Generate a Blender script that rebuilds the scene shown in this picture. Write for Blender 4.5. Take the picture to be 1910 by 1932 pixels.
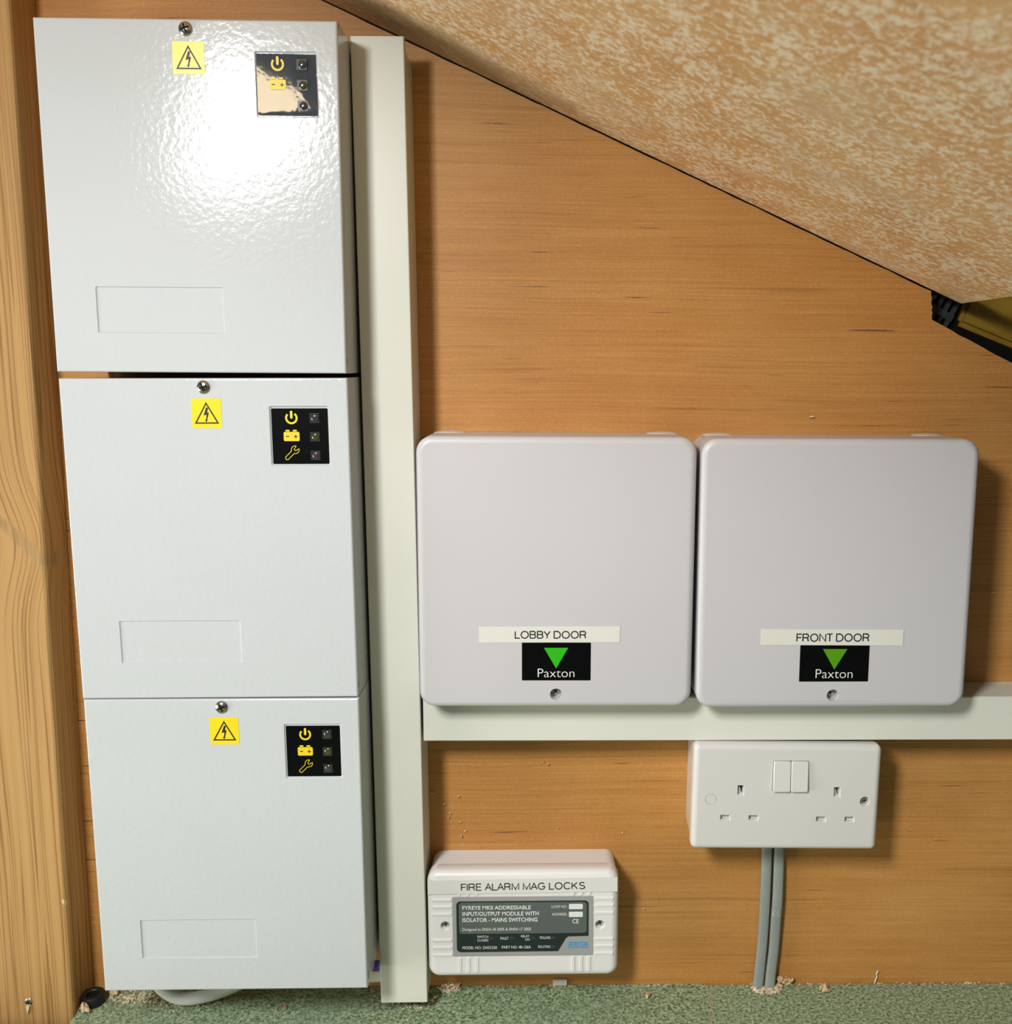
import bpy, bmesh, math, random
from math import sin, cos, tan, pi, radians
from mathutils import Vector, Matrix
from mathutils.geometry import tessellate_polygon

for o in list(bpy.data.objects):
    bpy.data.objects.remove(o, do_unlink=True)
scene = bpy.context.scene
COL = scene.collection
S = 0.001                      # everything below is written in millimetres
random.seed(4)

# ------------------------------------------------------------------ camera
F_PX, PITCH, YAW, ROLL = 1904.09, radians(8.6596), radians(1.1566), radians(0.3396)
CAM = Vector((335.134, -783.658, 519.609))
fwd = Vector((sin(YAW)*cos(PITCH), cos(YAW)*cos(PITCH), -sin(PITCH)))
rt = Vector((cos(YAW), -sin(YAW), 0))
up = rt.cross(fwd)
rt2 = rt*cos(ROLL) + up*sin(ROLL)
up2 = -rt*sin(ROLL) + up*cos(ROLL)
cd = bpy.data.cameras.new('camera')
cam = bpy.data.objects.new('camera', cd)
COL.objects.link(cam)
m = Matrix((rt2, up2, -fwd)).transposed().to_4x4()
m.translation = CAM*S
cam.matrix_world = m
cd.sensor_fit = 'HORIZONTAL'
cd.sensor_width = 36.0
cd.lens = 36.0*F_PX/1910.0
PX, PY = 1069.265, 975.201
cd.shift_x = -(PX-955.0)/1910.0
cd.shift_y = (PY-966.0)/1910.0
cd.clip_start = 0.01
cd.dof.use_dof = True
cd.dof.focus_distance = 0.73
cd.dof.aperture_fstop = 11.0
scene.camera = cam

def un(x, y, d=0.0):
    """pixel -> (x, z) in mm on the plane d millimetres in front of the plywood"""
    v = fwd + rt2*((x-PX)/F_PX) - up2*((y-PY)/F_PX)
    t = (-d-CAM.y)/v.y
    q = CAM + v*t
    return q.x, q.z

# ------------------------------------------------------------------ world, lights, exposure
w = bpy.data.worlds.new('world')
scene.world = w
w.use_nodes = True
bg = w.node_tree.nodes['Background']
bg.inputs[0].default_value = (1.0, 0.97, 0.93, 1)
bg.inputs[1].default_value = 0.145

def area(name, loc, target, sx, sy, power, col, spin=0.0):
    l = bpy.data.lights.new(name, 'AREA')
    l.shape = 'RECTANGLE'
    l.size, l.size_y = sx*S, sy*S
    l.energy = power
    l.color = col
    o = bpy.data.objects.new(name, l)
    COL.objects.link(o)
    o.location = Vector(loc)*S
    d = (Vector(target)-Vector(loc)).normalized()
    q = d.to_track_quat('-Z', 'Y')
    o.rotation_euler = (q.to_matrix() @ Matrix.Rotation(spin, 3, 'Z')).to_euler()
    return o
area('roof_window_light', (-90, -960, 895), (1500, -400, -900), 180, 270, 18.5, (1.0, 0.995, 0.985), radians(30))
area('ceiling_fill_light', (-900, -520, 120), (400, -300, 650), 500, 500, 11.0, (1.0, 0.96, 0.87))  # added soft fill, low at left, to brighten the ceiling

vs = scene.view_settings
vs.view_transform = 'Standard'
vs.look = 'None'
vs.exposure = -0.10
vs.gamma = 1.0
vs.use_curve_mapping = False

# ------------------------------------------------------------------ materials
class NT:
    def __init__(s, name):
        s.m = bpy.data.materials.new(name)
        s.m.use_nodes = True
        s.t = s.m.node_tree
        s.b = s.t.nodes['Principled BSDF']
    def n(s, typ, **kw):
        nd = s.t.nodes.new(typ)
        for k, v in kw.items():
            setattr(nd, k, v)
        return nd
    def l(s, a, b):
        s.t.links.new(a, b)
    def coords(s, scale=(1, 1, 1), rot=(0, 0, 0), loc=(0, 0, 0)):
        tc = s.n('ShaderNodeTexCoord')
        mp = s.n('ShaderNodeMapping')
        mp.inputs['Scale'].default_value = scale
        mp.inputs['Rotation'].default_value = rot
        mp.inputs['Location'].default_value = loc
        s.l(tc.outputs['Object'], mp.inputs[0])
        return mp.outputs[0]
    def noise(s, vec, scale=1.0, detail=3.0, rough=0.55, dist=0.0):
        nd = s.n('ShaderNodeTexNoise')
        nd.inputs['Scale'].default_value = scale
        nd.inputs['Detail'].default_value = detail
        nd.inputs['Roughness'].default_value = rough
        nd.inputs['Distortion'].default_value = dist
        s.l(vec, nd.inputs['Vector'])
        return nd.outputs[0]
    def ramp(s, fac, stops):
        r = s.n('ShaderNodeValToRGB')
        el = r.color_ramp.elements
        while len(el) < len(stops):
            el.new(0.5)
        for e, (p, c) in zip(el, stops):
            e.position = p
            e.color = (*c, 1) if len(c) == 3 else c
        s.l(fac, r.inputs[0])
        return r.outputs[0]
    def mask(s, fac, lo, hi):
        return s.ramp(fac, [(lo, (0, 0, 0)), (hi, (1, 1, 1))])
    def mix(s, fac, a, b, mode='MIX'):
        nd = s.n('ShaderNodeMix', data_type='RGBA', blend_type=mode)
        if isinstance(fac, (int, float)):
            nd.inputs['Factor'].default_value = fac
        else:
            s.l(fac, nd.inputs['Factor'])
        for v, i in ((a, 6), (b, 7)):
            if isinstance(v, tuple):
                nd.inputs[i].default_value = (*v, 1)
            else:
                s.l(v, nd.inputs[i])
        return nd.outputs[2]
    def math(s, op, a, b=None, c=None):
        nd = s.n('ShaderNodeMath', operation=op)
        for i, v in enumerate((a, b, c)):
            if v is None:
                continue
            if isinstance(v, (int, float)):
                nd.inputs[i].default_value = v
            else:
                s.l(v, nd.inputs[i])
        return nd.outputs[0]
    def color(s, c):
        if isinstance(c, tuple):
            s.b.inputs['Base Color'].default_value = (*c, 1)
        else:
            s.l(c, s.b.inputs['Base Color'])
    def bump(s, h, strength=0.3, dist=0.001):
        nd = s.n('ShaderNodeBump')
        nd.inputs['Strength'].default_value = strength
        nd.inputs['Distance'].default_value = dist
        s.l(h, nd.inputs['Height'])
        s.l(nd.outputs[0], s.b.inputs['Normal'])
    def set(s, rough=0.5, metal=0.0, spec=0.5, coat=0.0):
        s.b.inputs['Roughness'].default_value = rough
        s.b.inputs['Metallic'].default_value = metal
        s.b.inputs['Specular IOR Level'].default_value = spec
        s.b.inputs['Coat Weight'].default_value = coat
        s.b.inputs['Coat Roughness'].default_value = 0.08
        return s

def plain(name, c, rough=0.5, metal=0.0, spec=0.5, coat=0.0, grain=0.06, gscale=40.0):
    t = NT(name).set(rough, metal, spec, coat)
    v = t.coords()
    n = t.noise(v, gscale, 3)
    lo = tuple(max(0, k*(1-grain)) for k in c)
    hi = tuple(min(1, k*(1+grain)) for k in c)
    t.color(t.ramp(n, [(0.3, lo), (0.7, hi)]))
    return t.m

M = {}
# powder coated steel with orange peel
t = NT('white_powder_coat').set(0.115, 0, 0.45)
v = t.coords()
t.color(t.ramp(t.noise(v, 14, 2), [(0.3, (0.51, 0.54, 0.555)), (0.7, (0.52, 0.55, 0.565))]))
t.bump(t.noise(v, 260, 2, 0.5), 0.125, 0.0012)
M['psu'] = t.m
M['psu_inner'] = plain('white_powder_coat_body', (0.54, 0.56, 0.55), 0.4)
M['trunk'] = plain('cream_pvc', (0.665, 0.67, 0.59), 0.36, grain=0.02, gscale=12)
M['abs'] = plain('light_grey_abs', (0.52, 0.51, 0.525), 0.42, grain=0.012, gscale=9)
M['abs_base'] = plain('light_grey_abs_base', (0.55, 0.53, 0.53), 0.45, grain=0.012, gscale=9)
M['module'] = plain('off_white_abs', (0.75, 0.735, 0.72), 0.4, grain=0.012, gscale=9)
M['socket'] = plain('white_urea', (0.64, 0.63, 0.605), 0.18, grain=0.01, gscale=9)
M['rocker'] = plain('white_rocker', (0.66, 0.655, 0.62), 0.25, grain=0.01)
M['black'] = plain('gloss_black_print', (0.002, 0.0025, 0.0025), 0.3, spec=0.12, grain=0.0)
M['matte_black'] = plain('matte_black', (0.004, 0.004, 0.004), 0.8, spec=0.2, grain=0.0)
M['rubber'] = plain('black_rubber', (0.006, 0.006, 0.007), 0.55, grain=0.2)
M['ink'] = plain('black_ink', (0.010, 0.010, 0.012), 0.5, grain=0.0)
M['yellow'] = plain('yellow_sticker', (0.80, 0.62, 0.012), 0.35, grain=0.03)
M['yellow_ink'] = plain('yellow_print', (0.72, 0.55, 0.02), 0.45, grain=0.02)
M['white_ink'] = plain('white_print', (0.75, 0.76, 0.74), 0.5, grain=0.0)
M['grey_ink'] = plain('grey_print', (0.035, 0.045, 0.045), 0.5, grain=0.0)
M['label'] = plain('white_tape', (0.66, 0.66, 0.60), 0.4, grain=0.015)
M['label_module'] = plain('white_tape_module', (0.70, 0.70, 0.665), 0.4, grain=0.015)
M['green'] = plain('bright_green_print', (0.020, 0.43, 0.003), 0.4, grain=0.02)
M['olive_green'] = plain('leaf_green_print', (0.080, 0.28, 0.003), 0.4, grain=0.02)
M['plate_grey'] = plain('silver_grey_foil', (0.33, 0.335, 0.325), 0.4, grain=0.03)
M['plate_dark'] = plain('slate_print', (0.010, 0.020, 0.022), 0.4, grain=0.05)
M['plate_mid'] = plain('grey_green_print', (0.095, 0.115, 0.11), 0.4, grain=0.04)
M['blue'] = plain('sky_blue_print', (0.06, 0.27, 0.58), 0.4, grain=0.05)
M['steel'] = plain('nickel_screw', (0.42, 0.40, 0.36), 0.22, 1.0, grain=0.1)
M['zinc'] = plain('zinc_screw', (0.55, 0.55, 0.54), 0.3, 1.0, grain=0.1)
M['led'] = plain('clear_led', (0.03, 0.034, 0.032), 0.06, spec=0.8, grain=0.05)
M['led_amber'] = plain('amber_tinted_led', (0.045, 0.045, 0.012), 0.06, spec=0.8, grain=0.05)
M['led_rose'] = plain('rose_tinted_led', (0.04, 0.028, 0.036), 0.06, spec=0.8, grain=0.05)
M['led_frame'] = plain('smoked_window', (0.03, 0.034, 0.033), 0.2, spec=0.1, grain=0.05)
M['cable'] = plain('grey_pvc_sheath', (0.27, 0.30, 0.28), 0.38, grain=0.05, gscale=60)
M['white_cable'] = plain('white_pvc_sheath', (0.60, 0.63, 0.58), 0.4, grain=0.05)
M['purple'] = plain('purple_plastic', (0.10, 0.025, 0.30), 0.35, grain=0.1)
M['shaving'] = plain('pale_wood_shaving', (0.62, 0.46, 0.26), 0.7, grain=0.25, gscale=300)
M['dust'] = plain('pale_sawdust', (0.66, 0.55, 0.38), 0.8, grain=0.25, gscale=500)
M['vent'] = plain('dark_grey_plastic', (0.045, 0.048, 0.045), 0.45, grain=0.3, gscale=400)
M['dark_void'] = plain('void_black', (0.006, 0.005, 0.004), 0.95, grain=0.3)  # near-black colour carries the shade of the cavity

# glossy, slightly buckled clear film over the top panel
t = NT('buckled_gloss_film').set(0.06, 0, 0.10)
t.color((0.045, 0.055, 0.065))  # slate base stands in for the dim reflection
t.b.inputs['Specular Tint'].default_value = (1.0, 0.80, 0.52, 1)  # warm tint puts the reflected ceiling's beige into the film
t.bump(t.noise(t.coords(), 130, 2, 0.5), 0.05, 0.002)
M['film'] = t.m

# plywood
t = NT('plywood').set(0.5, 0, 0.35)
wob = t.noise(t.coords((2.2, 1, 9)), 1.0, 2)
tc = t.n('ShaderNodeTexCoord')
sp = t.n('ShaderNodeSeparateXYZ')
t.l(tc.outputs['Object'], sp.inputs[0])
zz = t.math('MULTIPLY_ADD', wob, 0.012, sp.outputs[2])
def lay(xs, zs, detail=4, rough=0.6):
    cb = t.n('ShaderNodeCombineXYZ')
    t.l(t.math('MULTIPLY', sp.outputs[0], xs), cb.inputs[0])
    t.l(t.math('MULTIPLY', zz, zs), cb.inputs[2])
    return t.noise(cb.outputs[0], 1.0, detail, rough)
g1 = lay(6.0, 560, 6, 0.7)
g2 = lay(1.6, 60, 3)
g3 = lay(14, 620, 2)
g4 = lay(11, 330, 2)
c = t.ramp(g1, [(0.22, (0.29, 0.125, 0.030)), (0.5, (0.47, 0.225, 0.062)), (0.78, (0.60, 0.33, 0.118))])
c = t.mix(t.mask(g2, 0.35, 0.7), c, (0.42, 0.178, 0.042))
c = t.mix(0.45, c, t.ramp(g1, [(0.25, (0.33, 0.145, 0.036)), (0.75, (0.59, 0.31, 0.10))]))
g5 = lay(5, 260, 2)
c = t.mix(t.math('MULTIPLY', t.mask(g5, 0.60, 0.70), 0.55), c, (0.25, 0.105, 0.025))
c = t.mix(t.mask(g4, 0.675, 0.73), c, (0.075, 0.040, 0.022))
c = t.mix(t.mask(g3, 0.70, 0.80), c, (0.68, 0.42, 0.21))
sp_n = t.noise(t.coords((650, 1, 480)), 1.0, 2)
c = t.mix(t.math('MULTIPLY', t.mask(sp_n, 0.56, 0.72), 0.35), c, (0.66, 0.41, 0.20))
c = t.mix(t.math('MULTIPLY', t.mask(sp_n, 0.42, 0.30), 0.3), c, (0.26, 0.11, 0.035))
pale = t.noise(t.coords((5, 1, 8)), 1.0, 4, 0.6)
c = t.mix(t.math('MULTIPLY', t.mask(pale, 0.45, 0.75), 0.30), c, (0.58, 0.345, 0.13))
t.color(t.mix(1.0, c, (1.16, 1.14, 1.02), 'MULTIPLY'))
t.bump(g1, 0.25, 0.0004)
M['ply'] = t.m

# pine post
def pine(name, dark=1.0):
    t = NT(name).set(0.6, 0, 0.3)
    tc = t.n('ShaderNodeTexCoord')
    sp = t.n('ShaderNodeSeparateXYZ')
    t.l(tc.outputs['Object'], sp.inputs[0])
    x, y, z = sp.outputs
    dz = t.math('SUBTRACT', z, 0.385)
    bell = t.math('EXPONENT', t.math('MULTIPLY', t.math('MULTIPLY', dz, dz), -650.0))
    wob = t.noise(t.coords((14, 14, 2.6)), 1.0, 2)
    xx = t.math('ADD', t.math('ADD', x, y), t.math('MULTIPLY', bell, -0.013))
    xx = t.math('MULTIPLY_ADD', wob, 0.011, xx)
    cb = t.n('ShaderNodeCombineXYZ')
    t.l(xx, cb.inputs[0])
    cb2 = t.n('ShaderNodeCombineXYZ')
    t.l(t.math('MULTIPLY', xx, 150.0), cb2.inputs[0]); t.l(t.math('MULTIPLY', z, 1.6), cb2.inputs[2])
    rings = t.noise(cb2.outputs[0], 1.0, 2.0, 0.5)
    cb3 = t.n('ShaderNodeCombineXYZ')
    t.l(t.math('MULTIPLY', xx, 430.0), cb3.inputs[0]); t.l(t.math('MULTIPLY', z, 2.5), cb3.inputs[2])
    rings2 = t.noise(cb3.outputs[0], 1.0, 2.0, 0.5)
    fine = t.noise(t.coords((260, 260, 7)), 1.0, 3)
    c = t.ramp(rings, [(0.30, (0.46, 0.275, 0.10)), (0.48, (0.41, 0.23, 0.078)), (0.535, (0.22, 0.105, 0.027)), (0.565, (0.44, 0.255, 0.09)), (0.75, (0.37, 0.205, 0.066))])
    c = t.mix(t.math('MULTIPLY', t.mask(rings2, 0.55, 0.66), 0.6), c, (0.26, 0.13, 0.038))
    c = t.mix(t.math('MULTIPLY', t.mask(fine, 0.4, 0.75), 0.35), c, (0.44, 0.285, 0.115))
    big = t.noise(t.coords((9, 9, 3)), 1.0, 3)
    c = t.mix(t.math('MULTIPLY', t.mask(big, 0.45, 0.75), 0.5), c, (0.30, 0.165, 0.05))
    # knot on the right edge
    kx = t.math('MULTIPLY', t.math('ADD', x, 0.052), 34.0)
    kz = t.math('MULTIPLY', t.math('ADD', t.math('SUBTRACT', z, 0.384), t.math('ADD', x, 0.052)), 120.0)
    kr = t.math('ADD', t.math('MULTIPLY', kx, kx), t.math('MULTIPLY', kz, kz))
    kf = t.math('MULTIPLY', t.ramp(kr, [(0.25, (1, 1, 1)), (1.0, (0, 0, 0))]), 0.75)
    c = t.mix(kf, c, t.ramp(fine, [(0.35, (0.24, 0.14, 0.05)), (0.65, (0.40, 0.265, 0.115))]))
    t.color(c)
    t.bump(rings, 0.25, 0.0008)
    return t.m
M['pine'] = pine('treated_pine')

# ceiling board : local x runs down the slope, local y towards the room
t = NT('mottled_board').set(0.55, 0, 0.3)
v = t.coords()
vs_ = t.coords((1, 0.75, 1), (0, 0, radians(25)))
big = t.noise(v, 9, 4, 0.6)
fl = t.noise(vs_, 230, 4, 0.66, 0.3)
fl2 = t.noise(vs_, 38, 3, 0.6, 0.3)
st = t.noise(t.coords((14, 260, 1), (0, 0, radians(-48))), 1.0, 3)
base = t.ramp(big, [(0.3, (0.58, 0.30, 0.12)), (0.5, (0.66, 0.38, 0.165)), (0.7, (0.68, 0.43, 0.19))])
base = t.mix(t.math('MULTIPLY', t.mask(st, 0.5, 0.72), 0.5), base, (0.40, 0.20, 0.075))
amt = t.math('ADD', t.math('MULTIPLY', fl, 0.75), t.math('MULTIPLY', fl2, 0.32))
c = t.mix(t.math('MULTIPLY', t.mask(amt, 0.50, 0.62), 0.8), base, (0.88, 0.78, 0.61))
patch = t.mask(t.noise(t.coords((1, 1, 1), loc=(3.1, 0.7, 0)), 7, 3, 0.6), 0.52, 0.68)
c = t.mix(t.math('MULTIPLY', patch, 0.55), c, (0.60, 0.47, 0.31))
tcs = t.n('ShaderNodeTexCoord'); sps = t.n('ShaderNodeSeparateXYZ'); t.l(tcs.outputs['Object'], sps.inputs[0])
su = t.math('MULTIPLY', t.math('SUBTRACT', sps.outputs[0], 0.035), 6.5)
sv = t.math('MULTIPLY', t.math('ADD', sps.outputs[1], 0.03), 15.0)
sd_ = t.math('ADD', t.math('ADD', t.math('MULTIPLY', su, su), t.math('MULTIPLY', sv, sv)), t.math('MULTIPLY', fl2, 0.8))
c = t.mix(t.math('MULTIPLY', t.ramp(sd_, [(0.45, (1, 1, 1)), (1.0, (0, 0, 0))]), 0.75), c, (0.42, 0.32, 0.20))
dk = t.noise(t.coords((60, 100, 1)), 1.0, 2)
c = t.mix(t.mask(dk, 0.75, 0.80), c, (0.10, 0.075, 0.05))
t.color(c)
t.bump(amt, 0.35, 0.001)
M['ceil'] = t.m

# green flooring board
t = NT('green_chipboard').set(0.7, 0, 0.3)
v = t.coords()
a = t.noise(v, 430, 4, 0.7)
b = t.noise(t.coords((1, 1.5, 1), (0, 0, 0.5)), 170, 4, 0.7)
c = t.ramp(a, [(0.36, (0.03, 0.048, 0.02)), (0.47, (0.21, 0.29, 0.155)), (0.64, (0.52, 0.60, 0.40))])
c = t.mix(t.math('MULTIPLY', t.mask(b, 0.42, 0.68), 0.45), c, (0.10, 0.17, 0.09))
c = t.mix(t.math('MULTIPLY', t.mask(t.noise(v, 9, 3), 0.5, 0.75), 0.35), c, (0.20, 0.27, 0.20))
t.color(c)
t.bump(a, 0.4, 0.0006)
M['floor'] = t.m

# amber timber in the eaves
t = NT('amber_stained_timber').set(0.5, 0, 0.5)
n = t.noise(t.coords((20, 90, 90)), 1.0, 4)
t.color(t.ramp(n, [(0.3, (0.26, 0.14, 0.008)), (0.7, (0.46, 0.27, 0.03))]))
t.bump(t.noise(t.coords(), 250, 3), 0.4, 0.001)
M['amber'] = t.m

# ------------------------------------------------------------------ mesh helpers (local axes: x right, z up, -y out of the wall)
def rrect(x0, x1, z0, z1, r, n=6):
    if r <= 0:
        return [(x0, z0), (x1, z0), (x1, z1), (x0, z1)]
    pts = []
    for cx, cz, a0 in ((x1-r, z0+r, -pi/2), (x1-r, z1-r, 0), (x0+r, z1-r, pi/2), (x0+r, z0+r, pi)):
        for i in range(n+1):
            a = a0 + i*pi/2/n
            pts.append((cx+r*cos(a), cz+r*sin(a)))
    return pts
def circle(cx, cz, r, n=24, a0=0.0):
    return [(cx+r*cos(a0+2*pi*i/n), cz+r*sin(a0+2*pi*i/n)) for i in range(n)]
def vloop(bm, pts, y):
    return [bm.verts.new((p[0]*S, y*S, p[1]*S)) for p in pts]
def bridge(bm, A, B):
    n = len(A)
    for i in range(n):
        bm.faces.new((A[i], A[(i+1) % n], B[(i+1) % n], B[i]))
def cap(bm, L, flip=False):
    bm.faces.new(list(reversed(L)) if flip else L).tag = True
def loft(bm, loops, c0=True, c1=True):
    """loops = [(pts, y)...] from back to front"""
    vl = [vloop(bm, p, y) for p, y in loops]
    for a, b in zip(vl, vl[1:]):
        bridge(bm, a, b)
    if c0: cap(bm, vl[0], True)
    if c1: cap(bm, vl[-1])
    return vl
def plate(bm, outer, holes, y):
    """flat face with holes; outer / holes are vert loops already made"""
    polys = [[Vector((v.co.x, v.co.z, 0)) for v in L] for L in [outer]+holes]
    flat = [v for L in [outer]+holes for v in L]
    for tri in tessellate_polygon(polys):
        try:
            bm.faces.new([flat[i] for i in tri]).tag = True
        except ValueError:
            pass
def prism(bm, pts, y0, y1):
    loft(bm, [(pts, y0), (pts, y1)])
def bx(bm, x0, x1, y0, y1, z0, z1):
    prism(bm, [(x0, z0), (x1, z0), (x1, z1), (x0, z1)], max(y0, y1), min(y0, y1))
def ringprism(bm, outer, inner, y0, y1):
    a = vloop(bm, outer, y0); b = vloop(bm, outer, y1); c = vloop(bm, inner, y1); d = vloop(bm, inner, y0)
    bridge(bm, a, b); bridge(bm, b, c); bridge(bm, c, d); bridge(bm, d, a)
def stroke(bm, pts, wd, y0, y1, closed=True):
    n = len(pts)
    L, R = [], []
    for i in range(n):
        p = Vector(pts[i])
        a = Vector(pts[(i-1) % n]) if (closed or i > 0) else None
        b = Vector(pts[(i+1) % n]) if (closed or i < n-1) else None
        d1 = (p-a).normalized() if a is not None else (b-p).normalized()
        d2 = (b-p).normalized() if b is not None else d1
        nn = Vector((-(d1.y+d2.y), d1.x+d2.x))
        nn = nn.normalized() if nn.length > 1e-6 else Vector((-d1.y, d1.x))
        k = min(2.0, 1.0/max(0.3, nn.dot(Vector((-d1.y, d1.x)))))
        L.append(p+nn*wd/2*k); R.append(p-nn*wd/2*k)
    if closed:
        ringprism(bm, L, R, y0, y1)
    else:
        prism(bm, [tuple(q) for q in L]+[tuple(q) for q in reversed(R)], y0, y1)
def link(name, bm, mat, parent=None, smooth=False, loc=None, rot=None):
    bmesh.ops.recalc_face_normals(bm, faces=bm.faces)
    me = bpy.data.meshes.new(name)
    for f in bm.faces:
        f.smooth = bool(smooth) and not f.tag
    bm.to_mesh(me); bm.free()
    me.materials.append(M[mat] if isinstance(mat, str) else mat)
    if smooth:
        try:
            me.set_sharp_from_angle(angle=radians(35))
        except Exception:
            pass
    o = bpy.data.objects.new(name, me)
    COL.objects.link(o)
    if parent is not None:
        o.parent = parent
    if loc: o.location = Vector(loc)*S
    if rot: o.rotation_euler = rot
    return o
def NB(): return bmesh.new()
def empty(name, x, z, roll=0.0, y=0.0):
    o = bpy.data.objects.new(name, None)
    o.empty_display_size = 0.02
    COL.objects.link(o)
    o.location = (x*S, y*S, z*S)
    o.rotation_euler = (0, -radians(roll), 0)
    return o
def tag(o, label, cat, group=None, kind=None):
    o['label'] = label
    o['category'] = cat
    if group: o['group'] = group
    if kind: o['kind'] = kind
    return o
def struct(o, label=None, cat=None):
    o['kind'] = 'structure'
    if label: o['label'] = label
    if cat: o['category'] = cat
    return o
def text(name, body, x0, x1, z0, z1, y, mat, parent, bold=0.0, thick=0.12):
    cu = bpy.data.curves.new(name, 'FONT')
    cu.body = body
    cu.size = 1.0
    cu.resolution_u = 4
    cu.offset = bold
    tmp = bpy.data.objects.new(name, cu)
    me = bpy.data.meshes.new_from_object(tmp)
    bpy.data.objects.remove(tmp)
    me.name = name
    xs = [v.co.x for v in me.vertices]; ys = [v.co.y for v in me.vertices]
    a, b, c_, d = min(xs), max(xs), min(ys), max(ys)
    for v in me.vertices:
        X = x0+(v.co.x-a)/(b-a)*(x1-x0)
        Z = z0+(v.co.y-c_)/(d-c_)*(z1-z0)
        v.co = (X*S, (y-thick)*S, Z*S)
    me.materials.clear()
    me.materials.append(M[mat])
    o = bpy.data.objects.new(name, me)
    COL.objects.link(o)
    o.parent = parent
    return o
def arc(cx, cy, rx, ry, a0, a1, n=9):
    return [(cx+rx*cos(radians(a0+(a1-a0)*k/n)), cy+ry*sin(radians(a0+(a1-a0)*k/n))) for k in range(n+1)]
def glyph(ch):
    """grotesque capitals as centre lines: (width, [(points, closed)])"""
    G = {
     'L': (.50, [([(0, 1), (0, 0), (.5, 0)], 0)]),
     'O': (.76, [(arc(.38, .5, .38, .5, 0, 345, 23), 1)]),
     'B': (.58, [([(0, 0), (0, 1), (.32, 1)]+arc(.32, .765, .23, .235, 90, -90, 8)+[(0, .53)], 0), ([(.30, .53)]+arc(.34, .265, .24, .265, 90, -90, 8)+[(0, 0)], 0)]),
     'Y': (.64, [([(0, 1), (.32, .44), (.32, 0)], 0), ([(.64, 1), (.32, .44)], 0)]),
     'D': (.66, [([(0, 0), (0, 1), (.28, 1)]+arc(.28, .5, .38, .5, 90, -90, 14)+[(0, 0)], 0)]),
     'R': (.60, [([(0, 0), (0, 1), (.34, 1)]+arc(.34, .745, .24, .255, 90, -90, 8)+[(0, .49)], 0), ([(.34, .49), (.50, .42), (.54, .12), (.60, 0)], 0)]),
     'F': (.50, [([(0, 0), (0, 1), (.5, 1)], 0), ([(0, .52), (.44, .52)], 0)]),
     'N': (.62, [([(0, 0), (0, 1), (.62, 0), (.62, 1)], 0)]),
     'T': (.58, [([(0, 1), (.58, 1)], 0), ([(.29, 1), (.29, 0)], 0)]),
     'I': (.02, [([(.01, 0), (.01, 1)], 0)]),
     'E': (.52, [([(.52, 1), (0, 1), (0, 0), (.53, 0)], 0), ([(0, .52), (.48, .52)], 0)]),
     'A': (.66, [([(0, 0), (.33, 1), (.66, 0)], 0), ([(.12, .36), (.54, .36)], 0)]),
     'M': (.72, [([(0, 0), (0, 1), (.36, .05), (.72, 1), (.72, 0)], 0)]),
     'G': (.72, [(arc(.37, .5, .37, .5, 42, 318, 18)+[(.70, .28), (.70, .46), (.40, .46)], 0)]),
     'C': (.68, [(arc(.37, .5, .37, .5, 42, 318, 18), 0)]),
     'K': (.60, [([(0, 1), (0, 0)], 0), ([(.56, 1), (0, .36)], 0), ([(.20, .59), (.60, 0)], 0)]),
     'S': (.60, [(arc(.30, .75, .27, .25, 25, 180, 8)+[(.05, .66), (.15, .56), (.45, .46), (.56, .36)]+arc(.30, .25, .30, .25, 0, -155, 8), 0)]),
    }
    return G[ch]
def caps(name, body, x0, x1, z0, z1, y, mat, parent, wd=0.14, thick=0.1):
    tot, lay_ = 0.0, []
    for ch in body:
        if ch == ' ':
            tot += 0.30; continue
        w_, st_ = glyph(ch)
        if ch in 'AYT': tot -= 0.07
        lay_.append((tot, st_)); tot += w_+0.20-(0.07 if ch in 'AYTLF' else 0.0)
    tot -= 0.20
    h_ = (z1-z0); sx = (x1-x0-wd*h_)/tot; sz = h_*(1-wd)
    bm = NB()
    for off, st_ in lay_:
        for i, (pts, closed) in enumerate(st_):
            stroke(bm, [(x0+wd*h_/2+(off+p[0])*sx, z0+wd*h_/2+p[1]*sz) for p in pts], wd*h_, y, y-thick-0.004*i, bool(closed))
    return link(name, bm, mat, parent)
def screw(parent, x, z, y, r, mat, dome=1.6, cross='cross', spin=0.4):
    bm = NB()
    lo = []
    for k in range(6):
        a = k/5*pi/2*0.92
        lo.append((circle(x, z, r*cos(a), 24), y-dome*sin(a)))
    loft(bm, [(circle(x, z, r, 24), y+0.4)]+lo)
    s = link('screw', bm, mat, parent, smooth=True)
    bm = NB()
    ang = [spin, spin+pi/2] if cross == 'cross' else [spin]
    for k, a in enumerate(ang):
        l_, w_ = r*0.58, r*0.13
        pts = [(x+u*l_*cos(a)-q*w_*sin(a), z+u*l_*sin(a)+q*w_*cos(a)) for u, q in ((-1, -1), (1, -1), (1, 1), (-1, 1))]
        prism(bm, pts, y-dome*0.2, y-dome*1.01-0.02*k)
    link('cross_slot' if cross == 'cross' else 'slot', bm, 'matte_black', s)
    return s
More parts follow.
